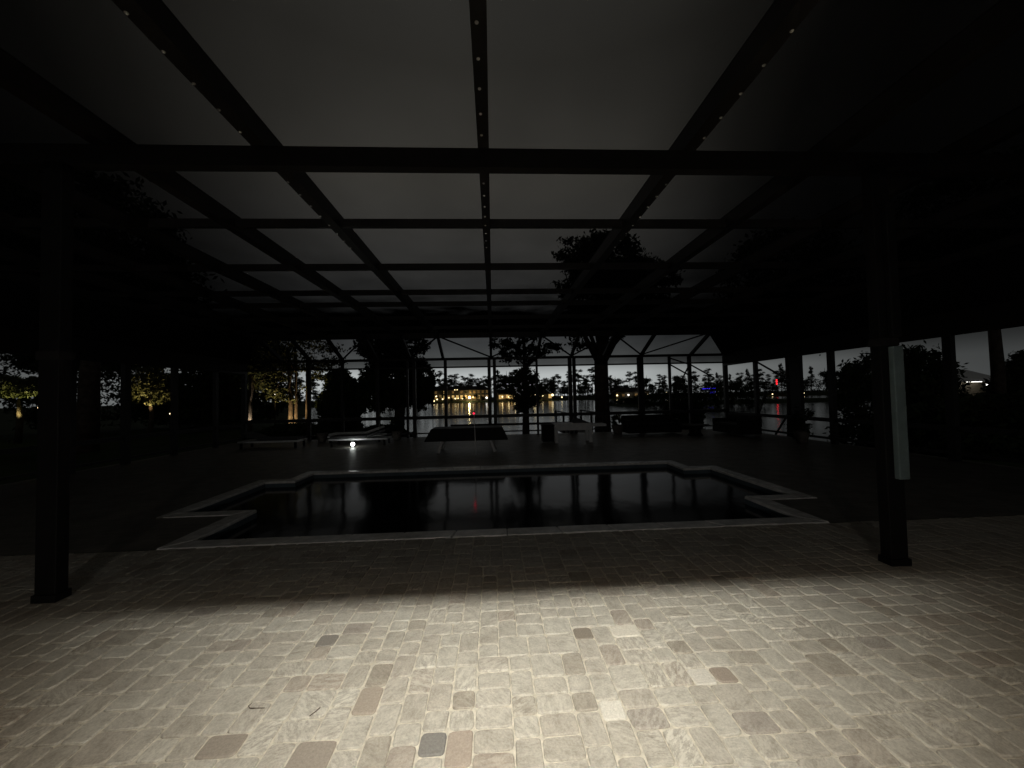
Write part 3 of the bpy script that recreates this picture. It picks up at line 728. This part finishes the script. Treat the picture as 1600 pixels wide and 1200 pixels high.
for x, y, h, w, lab in ((15.6, 14.2, 4.4, 2.0, 'big round black bush right of the thick wall post'), (19.6, 12.6, 4.0, 1.6, 'round dark tree at the right edge of the picture'), (14.0, 10.4, 2.0, 1.8, 'dark shrub outside the right wall near the pale downspout'),
                     (9.9, 19.5, 2.5, .9, 'low dark bush on the bank behind the far right corner post')):
    h_ = h
    tree('shoreline_bush', (x, y, max(gz(x, y), LAKE_Z)-.05), [[(0,0,0,.12),(.1,0,h*.4,.10),(0,0,h*.75,.04)]], [((0, 0, h*.55), (w, w*.8, h*.42), 11000), ((w*.45, 0, h*.75), (w*.55, w*.5, h*.2), 2500), ((-w*.5, 0, h*.7), (w*.5, w*.5, h*.2), 2000), ((0, 0, h*.2), (w*1.0, w*.7, h*.28), 6000)], .085, lab, 'bush', seed=50+k); k += 1
for x, y, h, w, lab in ((13.6, 17.0, 11.5, 3.0, 'tall tree added to darken the right of the roof screens'), (17.5, 12.5, 11, 3.5, 'tall tree added outside the right wall to darken the roof')):  # both added to darken the right side of the roof
    tree('darkening_tree', T(x, y), [[(0,0,0,.2),(.1,0,h*.3,.17),(0,0,h*.6,.12),(0,0,h*.8,.05)]], [((0, 0, h*.72), (w*.9, w*.9, h*.24), 9000), ((w*.5, 0, h*.58), (w*.6, w*.6, h*.1), 2600), ((-w*.5, 0, h*.6), (w*.6, w*.6, h*.12), 2600)], .11, lab, seed=60+k); k += 1
# uplights for the lit trees
def uplight(x, y, dz, power, lab, col=(1, .72, .34), r_=.04):
    t_ = empty('garden_spotlight', (x, y, gz(x, y))); tag(t_, lab, 'spotlight', 'garden spotlights on the left')
    w_ = MB(); w_.bar((0, 0, -.05), (0, 0, .12), .012, .012, 8); w_.bar((0, -.02, .12), (0, .03, .24), .035, .045, 10); w_.build('housing', M['fixture'], t_)
    l_ = bpy.data.lights.new('garden_spotlight_light', 'SPOT'); l_.spot_size = R(75); l_.spot_blend = .6; l_.energy = power; l_.color = col; l_.shadow_soft_size = r_
    o = bpy.data.objects.new('garden_spotlight_light', l_); COL.objects.link(o); o.parent = t_; o.location = (0, .05, dz); o.rotation_euler = (R(162), 0, 0)
uplight(-11.9, 22.6, .40, 420, 'spotlight at the foot of the lit slim trees')
uplight(-11.0, 24.4, .40, 260, 'spotlight behind the lit slim trees')
uplight(-18.5, 21.2, .9, 190, 'spotlight under the golden lit garden tree')
uplight(-22.9, 19.4, .9, 260, 'spotlight under the lit round crown at the far left', (.95, .85, .35))
uplight(-14.0, 22.6, .35, 60, 'spotlight at the pale lit slim stem', (1, .9, .7))
# pots with plants on the deck
def plant(loc, h, lab, seed, pr=.2):
    t_ = empty('potted_plant', loc); tag(t_, lab, 'potted plant')
    w_ = MB(); w_.lathe([(.001, 0), (pr*.65, 0), (pr, .3), (pr*1.05, .36), (pr*.9, .36), (pr*.85, .30), (.001, .30)], 16); w_.build('pot', M['pot'], t_, smooth=True)
    rg = random.Random(seed); w_ = MB(); leaves(w_, (0, 0, .3+h*.5), (h*.45, h*.45, h*.5), 420, .055, rg, 14); w_.build('foliage', M['leaf'], t_)
plant((-3.75, 15.2, 0), .55, 'bushy potted plant left of the paired posts', 71)
plant((5.0, 15.3, 0), .45, 'pale pot with low plant at the left end of the long sofa', 72, .24)
plant((9.3, 11.2, 0), .7, 'potted plant at the foot of the thick right wall post', 73)
plant((-6.6, 15.2, 0), .5, 'potted plant between the chaise longues on the left', 74)

# dock with handrail beyond the wall
dk = empty('dock', (4.3, 17.2, -.35)); tag(dk, 'small wooden dock with handrails going out from the far wall', 'dock')
for i in range(24):
    w_ = MB(); w_.box(-.75, .75, i*.2, i*.2+.19, 0, .035); w_.build('plank', M['wood'], dk)
for x in (-.72, .72):
    for y in (.1, 2.3, 4.6):
        w_ = MB(); w_.box(x-.05, x+.05, y-.05, y+.05, -1.6, 1.05); w_.build('dock_post', M['wood'], dk)
    w_ = MB(); w_.box(x-.045, x+.045, 0, 4.8, 1.05, 1.10); w_.build('handrail', M['wood'], dk)
# low guard rail standing in the grass beyond the wall
gr = empty('guard_rail', (.3, 17.3, -.3)); tag(gr, 'low dark guard rail on the lake bank behind the covered table', 'rail')
w_ = MB(); w_.box(-2.2, 3.2, -.03, .03, .60, .70); w_.build('top_rail', M['wood'], gr)
for x in (-2.1, -.6, 1.2, 3.1):
    w_ = MB(); w_.box(x-.05, x+.05, -.04, .04, -.2, .60); w_.build('rail_post', M['wood'], gr)

# ================================================================== FAR SHORE
protos = []
def pine(seed, h, kind):
    rg = random.Random(seed); mbt = MB(); mbc = MB()
    lean = rg.uniform(-.6, .6)
    mbt.tube([(0,0,-.5),(lean*.3,0,h*.4),(lean*.7,0,h*.75),(lean,0,h*.97)], [.22,.18,.12,.04], 6)
    if kind == 'pine':
        for _ in range(9):
            z = h*rg.uniform(.45, 1.0); a = rg.uniform(0, 6.28); L = rg.uniform(.8, 2.4)*(1.25-z/h*.6)
            e_ = (lean*z/h+math.cos(a)*L, math.sin(a)*L, z+rg.uniform(0, .5))
            mbt.tube([(lean*z/h, 0, z-.4), e_], [.07, .03], 5)
            leaves(mbc, e_, (rg.uniform(.9, 1.6), rg.uniform(.9, 1.6), rg.uniform(.4, .9)), 230, .22, rg, 5)
        leaves(mbc, (lean, 0, h*.92), (1.6, 1.6, 1.1), 400, .22, rg, 5)
    elif kind == 'cypress':
        for q in range(8):
            z = h*(.25+.09*q); w = (1.0-q/9.5)*2.3
            leaves(mbc, (lean*z/h+rg.uniform(-.4, .4), 0, z), (w, w, 1.1), 300, .22, rg, 6)
    else:
        for _ in range(6):
            leaves(mbc, (rg.uniform(-1.8, 1.8), rg.uniform(-1.5, 1.5), h*rg.uniform(.4, .85)), (rg.uniform(1.5, 2.4),)*2+(rg.uniform(1, 1.7),), 420, .25, rg, 7)
    return mbt, mbc
kinds = [('pine', 15), ('pine', 13), ('pine', 14), ('round', 10), ('cypress', 14), ('round', 8)]
marks = [(-110, 'the lit slim trees'), (-85, 'the gap right of the lit slim trees'), (-60, 'the black oak at the left'), (-31, 'the left end of the long lit house'), (-23, 'the thin post and the long lit house'), (-15, 'the brightest golden lamp'), (-5, 'the right end of the long lit house'), (3, 'the left half of the gold lit house'),
         (9, 'the right half of the gold lit house'), (16, 'the drooping tree by the rail'), (23, 'the large yellow cottage lamp'), (31, 'the right end of the lit cottage'), (38, 'the double post'), (47, 'the gap left of the thick forked trunk'), (56, 'the thick forked trunk'),
         (66, 'the dark house with dim windows'), (77, 'the two stacked lamps'), (88, 'the single lamp left of the blue tubes'), (101, 'the islet thicket'), (113, 'the blue light tubes'), (126, 'the right corner post'), (137, 'the left of the red lamps'), (147, 'the red lamps'), (160, 'the thick right wall post'),
         (175, 'the round black bush'), (205, 'the pale downspout'), (240, 'the right edge of the view')]
def zone(x): return min(marks, key=lambda q: abs(q[0]-x))[1]
KL = {'pine': 'spindly pine behind ', 'round': 'round bushy tree behind ', 'cypress': 'pointed dense tree behind '}
for i, (kd, h) in enumerate(kinds):
    mt_, mc_ = pine(100+i, h, kd)
    e_ = empty('shore_tree', (0, 0, 0)); mt_.build('trunk', M['bark'], e_); mc_.build('crown', M['leaf'], e_)
    protos.append([e_, kd, False])
rg = random.Random(77)
def put_far(x, y, pi, sc):
    pr = protos[pi]
    loc = (x, y, max(gz(x, y), LAKE_Z)-.1); rz = rg.uniform(0, 6.28)
    if not pr[2]: o = pr[0]; o.location = loc; o.rotation_euler = (0, 0, rz); o.scale = (sc,)*3; pr[2] = True
    else: o = copy_thing(pr[0], loc, rz, sc)
    hh = kinds[pi][1]*sc
    tag(o, ('tall ' if hh > 14.2 else 'middling ' if hh > 11.5 else 'low ')+KL[pr[1]]+zone(x), 'tree', 'trees along the far shore')
# skyline: (x, height factor) read as gaps and peaks
sky_ = [(-118,1.1),(-110,.95),(-103,1.1),(-96,1.0),(-90,1.15),(-84,1.0),(-78,1.1),(-72,.95),(-66,1.1),(-60,1.0),(-55,.9),(-50,1.05),(-45,.8),(-40,1.0),(-37,.9),(-32,.75),(-28.5,1.05),(-25.5,.7),(-22,.9),(-18.5,.6),(-15,.85),(-11.5,.95),(-8,.85),(-4.5,1.0),(-1,.8),(3,1.1),(7,1.15),(10.5,1.05),(14,1.1),(18,1.15),(22,.9),(27,.75),(31,.7),(35,.85),(38,.95),(42,.7),(46,1.05),(50,1.1),(53.5,.95),(57,1.1),(62,.9),(67,.75),(71,.8),(76,.55),(82,.95),(87,.9),(92,.6),(97,.8),(103,.65),(108,.7),(114,.95),(119,1.0),(125,.85),(131,.8),(137,.95),(143,1.0),(149,1.05),(155,.95),(162,1.0),(170,.95),(178,.9),(186,.8),(195,.7),(205,.6),(215,.6),(228,.55),(242,.5)]
for i, (x, s) in enumerate(sky_):
    pi = rg.choice([0, 1, 2, 0, 2, 4, 3]) if s > .7 else rg.choice([3, 5, 1])
    hh = kinds[pi][1]
    put_far(x+rg.uniform(-1, 1), far_y(x)+rg.uniform(14, 22), pi, s*15/hh*rg.uniform(.9, 1.05))
    if s > .6 and x < 160: put_far(x+rg.uniform(-3, 3), far_y(x)+rg.uniform(20, 30), rg.choice([0, 1, 2]), rg.uniform(.7, .95))
    if x < 175: put_far(x+rg.uniform(-3, 3), far_y(x)+rg.uniform(8, 24), 5, rg.uniform(.65, .95))
for x, sc_, pi, lab in ((-27.2, .42, 3, 'left'), (-20.6, .30, 5, 'second'), (-14.2, .36, 3, 'third'), (-8.0, .50, 3, 'fourth'), (-5.6, .38, 5, 'right'), (7.0, .22, 5, 'middle'), (24.0, .30, 3, 'cottage')):
    o = copy_thing(protos[pi][0], (x, 197.5, LAKE_Z+.1), x, sc_)
    where = 'dark shrub at the waterline before the gold lit house' if lab == 'middle' else 'dark shrub at the waterline before the cottage' if lab == 'cottage' else lab+' of the dark shrubs before the long lit house, counted from the left'
    tag(o, where, 'shrub', 'shrubs before the far houses')
same = {}
for o in COL.objects:
    if o.get('group') == 'trees along the far shore': same.setdefault(o['label'], []).append(o)
for lb, os_ in same.items():
    if len(os_) == 1: continue
    os_.sort(key=lambda o: o.location.x/o.location.y)
    names = {2: ['left', 'right'], 3: ['leftmost', 'middle', 'rightmost']}.get(len(os_)) or ['leftmost'] + ['inner left', 'inner right', 'inner'][:len(os_)-2] + ['rightmost']
    for o, nm in zip(os_, names): o['label'] = nm + ' ' + lb
# undergrowth mass behind
w_ = MB(); rg2 = random.Random(9)
for i in range(240):
    x = -130+i*1.8; y = far_y(x)+26+rg2.uniform(-2, 2); h = rg2.uniform(4.2, 6.6)
    leaves(w_, (x, y, LAKE_Z+1.0+h*.5), (1.7, 1.6, h*.62), 130, .42, rg2, 4)
tag(w_.build('far_woods', M['leaf']), kind='stuff', label='dark undergrowth along the far shore', cat=None)
islet = empty('islet_thicket', (36, 78, LAKE_Z)); tag(islet, 'dark thicket on the low point of land rising rightwards out of the lake', 'thicket')
w_ = MB()
for i in range(26):
    q = i/25; x = -9.0+q*22; y = 13-q*22; h = .5+4.2*min(1, q*1.7)**1.1
    leaves(w_, (x, y, h*.42), (1.5, 1.8, h*.52), 900, .17, rg2, 12)
w_.build('foliage', M['leaf'], islet)
w_ = MB()
for i in range(8):
    q = i/7; w_.tube([(-6+q*18, 10-q*18, -.3), (-5.8+q*18, 10-q*18, 1.5+q*1.2)], [.12, .05], 6)
w_.build('stems', M['bark'], islet)

def lakehouse(x0, x1, h, y, wins, lab, roof_h=2.0, depth=8, patio=None, wm='warmwin'):
    t_ = empty('lakeside_house', ((x0+x1)/2, y, max(gz((x0+x1)/2, y), LAKE_Z))); tag(t_, lab, 'house', 'houses on the far shore')
    L = (x1-x0)/2
    w_ = MB(); w_.box(-L, L, 0, depth, -.6, h); w_.build('wall', M['hwall'], t_)
    w_ = MB(); w_.add([(-L-.5, -.6, h), (L+.5, -.6, h), (L+.5, depth+.6, h), (-L-.5, depth+.6, h), (-L+min(3, L*.5), depth/2, h+roof_h), (L-min(3, L*.5), depth/2, h+roof_h)], [(0,1,5,4),(2,3,4,5),(1,2,5),(3,0,4),(0,3,2,1)]); w_.build('roof', M['roof'], t_)
    for (wx, wz, ww, wh, mk) in wins:
        w_ = MB(); w_.box(wx-ww/2, wx+ww/2, -.05, -.01, wz, wz+wh); wo = w_.build('window', M[mk], t_)
        w_ = MB(); w_.box(wx-ww/2-.08, wx+ww/2+.08, -.09, -.052, wz+wh*.5-.04, wz+wh*.5+.04); w_.box(wx-.04, wx+.04, -.095, -.053, wz, wz+wh); w_.build('window_frame', M['roof'], wo)
    return t_
def outlamp(x, y, z, r_, mk, lab, grp='lamps on the far shore', power=0, col=(1, .75, .35)):
    t_ = empty('shore_lamp', (x, y, max(gz(x, y), LAKE_Z))); tag(t_, lab, 'lamp', grp)
    zz = z - t_.location.z
    w_ = MB(); w_.bar((0, 0, 0), (0, 0, zz-r_), .05, .04, 6); w_.build('lamp_post', M['wicker'], t_)
    w_ = MB(); w_.lathe([(.01, -r_)]+[(r_*math.sin(R(q)), -r_*math.cos(R(q))) for q in range(30, 180, 30)]+[(.01, r_)], 10, (0, 0, zz)); w_.build('lamp_head', M[mk], t_, smooth=True)
    if power:
        l_ = bpy.data.lights.new('shore_lamp_light', 'POINT'); l_.energy = power; l_.color = col; l_.shadow_soft_size = r_
        o = bpy.data.objects.new('shore_lamp_light', l_); COL.objects.link(o); o.parent = t_; o.location = (0, -r_*1.6, zz)
rg = random.Random(4)
# long bright house left of the centre posts
wins = []
for i in range(13):
    x = -13.4+i*2.2
    wins.append((x, 1.0, 1.2, 1.9, rg.choice(['warmwin', 'dimwin', 'dimwin', 'warmwin'])))
    if i % 2 == 0 or i > 7: wins.append((x, 3.9, 1.0, 1.3, rg.choice(['dimwin', 'dimwin', 'dimwin', 'warmwin'])))
lakehouse(-30.5, -1.5, 5.6, 201, wins, 'long two storey waterfront house with many warm lit windows', 2.2)
outlamp(-12.1, 199.0, 1.5, .42, 'star', 'brightest golden lamp on the far shore, mirrored in the lake', power=160)
for x, z, r_, mk, lab in ((-30.2, .1, .34, 'spot', 'yellow lamp at the left end of the long lit house'), (-29, 2.4, .40, 'spot', 'upper yellow lamp at the left end of the long lit house'), (-28.6, .9, .34, 'spot', 'yellow lamp beside the left corner of the long lit house'), (-25.8, .9, .34, 'spot', 'wide yellow lamp left of the thin wall post'), (-22.6, 1.6, .3, 'spot', 'yellow lamp just right of the thin wall post'),
                     (-19.3, 1.1, .35, 'spot', 'lamp halfway along the long lit house'), (-17.8, 1.2, .26, 'spot', 'smaller lamp left of the brightest lamp'), (-15.6, 1.0, .28, 'spot', 'lamp nearest left of the brightest lamp'), (-10.2, 1.6, .3, 'spot', 'lamp nearest right of the brightest lamp'), (-3.2, 1.2, .42, 'cool', 'white lamp just left of the centre posts'),
                     (-19.5, 5.6, .22, 'spot', 'left one of two lamps under the eave of the long house'), (-18.3, 5.6, .22, 'spot', 'right one of two lamps under the eave of the long house')):
    outlamp(x, 199.3, z, r_, mk, lab)
wins = [(-3.6+i*1.25, .9+rg.uniform(-.1, .1), 1.0, 2.1, 'warmwin' if i != 2 else 'dimwin') for i in range(7)]
lakehouse(2.0, 12.6, 3.6, 202, wins, 'small house fully lit gold right of the centre posts', 1.8)
for x, z, lab in ((5.0, 1.5, 'left lamp before the gold lit house'), (8.3, 1.4, 'middle lamp before the gold lit house'), (11.6, 1.6, 'right lamp before the gold lit house')): outlamp(x, 200.4, z, .34, 'spot', lab, power=30)
lakehouse(19.5, 31.5, 3.0, 203, [(3.2-6.5+.1, .8, 1.5, 1.9, 'warmwin'), (-.3, 1.2, .8, 1.1, 'warmwin'), (4.9, .9, 1.6, 2.1, 'warmwin')], 'cottage with three lit openings right of the drooping tree', 2.4)
outlamp(21.9, 201, 1.8, .75, 'spot', 'large yellow lamp at the left end of the cottage')
outlamp(26.2, 201, 1.7, .42, 'spot', 'round yellow lamp in the middle of the cottage')
outlamp(31.4, 201, 1.9, .62, 'spot', 'yellow lamp left of the double post')
outlamp(21.5, 198.8, -.4, .2, 'spot', 'low lamp at the waterline below the cottage')
outlamp(36.2, 200, .6, .34, 'spot', 'small yellow lamp right of the double post')
outlamp(15.6, 199.5, .4, .34, 'cool', 'white lamp beside the drooping tree')
lakehouse(66, 84, 3.2, 203, [(-5, 1.0, 1.2, 1.2, 'dimwin'), (2, 1.0, 1.4, 1.3, 'dimwin')], 'dark house with two dim windows behind the thick tree trunk', 2.4)
for x, z, r_, mk, lab in ((66.5, .9, .42, 'spot', 'dull yellow lamp right of the thick tree trunk'), (72.5, 1.0, .38, 'cool', 'white lamp left of the wide wall post'), (79.0, 2.6, .52, 'cool', 'higher lamp right of the wide wall post'), (79.2, .9, .50, 'spot', 'lower lamp right of the wide wall post'), (82.5, 1.0, .26, 'spot', 'small lamp beside the two stacked lamps'), (92.2, 1.8, .34, 'spot', 'single yellow lamp left of the blue tubes'),
                     (116.6, .2, .4, 'spot', 'yellow lamp under the right end of the blue tubes'), (138.5, -.1, .26, 'spot', 'tiny lamp right of the corner post'), (147.6, 0.0, .26, 'spot', 'tiny left lamp of a pair below the red lamp'), (150.6, .1, .24, 'spot', 'tiny right lamp of a pair below the red lamp')):
    outlamp(x, far_y(x)+2, z, r_, mk, lab)
# boathouse with blue tubes
bh = empty('boathouse', (112, 193, LAKE_Z)); tag(bh, 'boathouse on the far shore with blue light tubes under its eaves', 'boathouse', 'houses on the far shore')
w_ = MB(); w_.box(-5, 7, 0, 6, 4.6, 4.9); w_.build('deck_roof', M['roof'], bh)
for x in (-4.6, 1, 6.6):
    for y in (.3, 5.6):
        w_ = MB(); w_.box(x-.12, x+.12, y-.12, y+.12, -1, 4.6); w_.build('boathouse_post', M['wood'], bh)
for x0, x1, z in ((-4.5, 2.9, 4.35), (-.5, 3.3, 2.5), (-.3, 3.0, 2.0)):
    w_ = MB(); w_.bar((x0, -.15, z), (x1, -.15, z+.25), .13, .13, 8); w_.build('light_tube', M['blue'], bh)
mst = empty('red_lamp_mast', (142.4, 186, 0)); tag(mst, 'mast with three red lamps in a column on the far shore', 'lamp mast')
w_ = MB(); w_.bar((0, 0, -1), (0, 0, 7.2), .12, .08, 8); w_.build('mast', M['wicker'], mst)
for z in (5.0, 6.0, 6.9):
    w_ = MB(); w_.lathe([(.01, -.32), (.26, -.2), (.36, 0), (.26, .2), (.01, .32)], 10, (0, -.3, z)); w_.build('red_lamp', M['red'], mst)
# right: pale roofed house with white lamps, seen over the bushes
rh = empty('hillside_house', (68.6, 51, LAKE_Z)); tag(rh, 'distant house with pale low roof and white lamps at the right', 'house')
w_ = MB(); w_.box(-3.6, 3.8, 0, 5, 0, 3.3); w_.build('wall', M['hwall'], rh)
w_ = MB(); w_.add([(-4.4, -.7, 3.3), (4.4, -.7, 3.3), (4.4, 5.7, 3.3), (-4.4, 5.7, 3.3), (-1.4, 2.5, 5.2), (1.4, 2.5, 5.2)], [(0,1,5,4),(2,3,4,5),(1,2,5),(3,0,4),(0,3,2,1)]); w_.build('roof', M['greywhite'], rh)
for x in (-2.3, -1.2, -.4):
    w_ = MB(); w_.box(x-.3, x+.3, -.6, -.4, 3.25, 3.29); w_.build('soffit_lamp', M['cool'], rh)
for x, z, lab in ((68.0, 1.85, 'bright white lamp beneath the pale roof at the right'),): outlamp(x, 49.4, z, .22, 'cool', lab, 'lamps at the right')
tree('shore_tree', (77, 50, LAKE_Z), [[(0,0,0,.2),(0,0,3,.15),(0,0,5,.1)]], [((0,0,5.0),(2.6,2,2.2),2600), ((1.5,0,3),(2.4,2,2),1500)], .2, 'dark tree right of the pale roofed house', seed=91)
tree('shore_tree', (64.5, 60, LAKE_Z), [[(0,0,0,.15),(0,0,4,.12),(.2,0,7.6,.05)]], [((.1,0,7.4),(1.7,1.4,.8),420), ((-.8,0,6.2),(1.3,1,.5),200)], .2, 'slim pine standing behind the pale roofed house', seed=92)
# neighbours' lamps at the left
for x, y, z, r_, mk, lab in ((-22.9, 20.6, 1.55, .06, 'spot', 'small yard lamp under the lit round crown'), (-13.2, 24.0, 2.0, .045, 'cool', 'white lamp left of the lit slim trees'), (-9.3, 25.0, 1.85, .03, 'cool', 'tiny white lamp right of the lit slim trees'), (-18.0, 22.4, 1.05, .035, 'spot', 'small lamp right of the golden lit tree'), (-14.3, 20.5, .8, .03, 'spot', 'tiny low lamp between the lit trees')):
    outlamp(x, y, z, r_, mk, lab, 'neighbouring garden lamps')

# small things on the pavers
for pts, lab in (([(-1.31, 2.16, .004), (-1.315, 2.14, .005), (-1.30, 2.125, .005), (-1.22, 2.12, .004)], 'hooked dry twig lying on the pavers at the left'),
                 ([(-.93, 2.10, .004), (-.94, 2.075, .006), (-.96, 2.05, .004)], 'short straight dry twig on the pavers near the brown stone')):
    w_ = MB(); w_.tube(pts, [.0018, .0018, .0015, .001][:len(pts)], 6)
    tag(w_.build('dry_twig', M['twig']), lab, 'twig', 'twigs on the pavers')
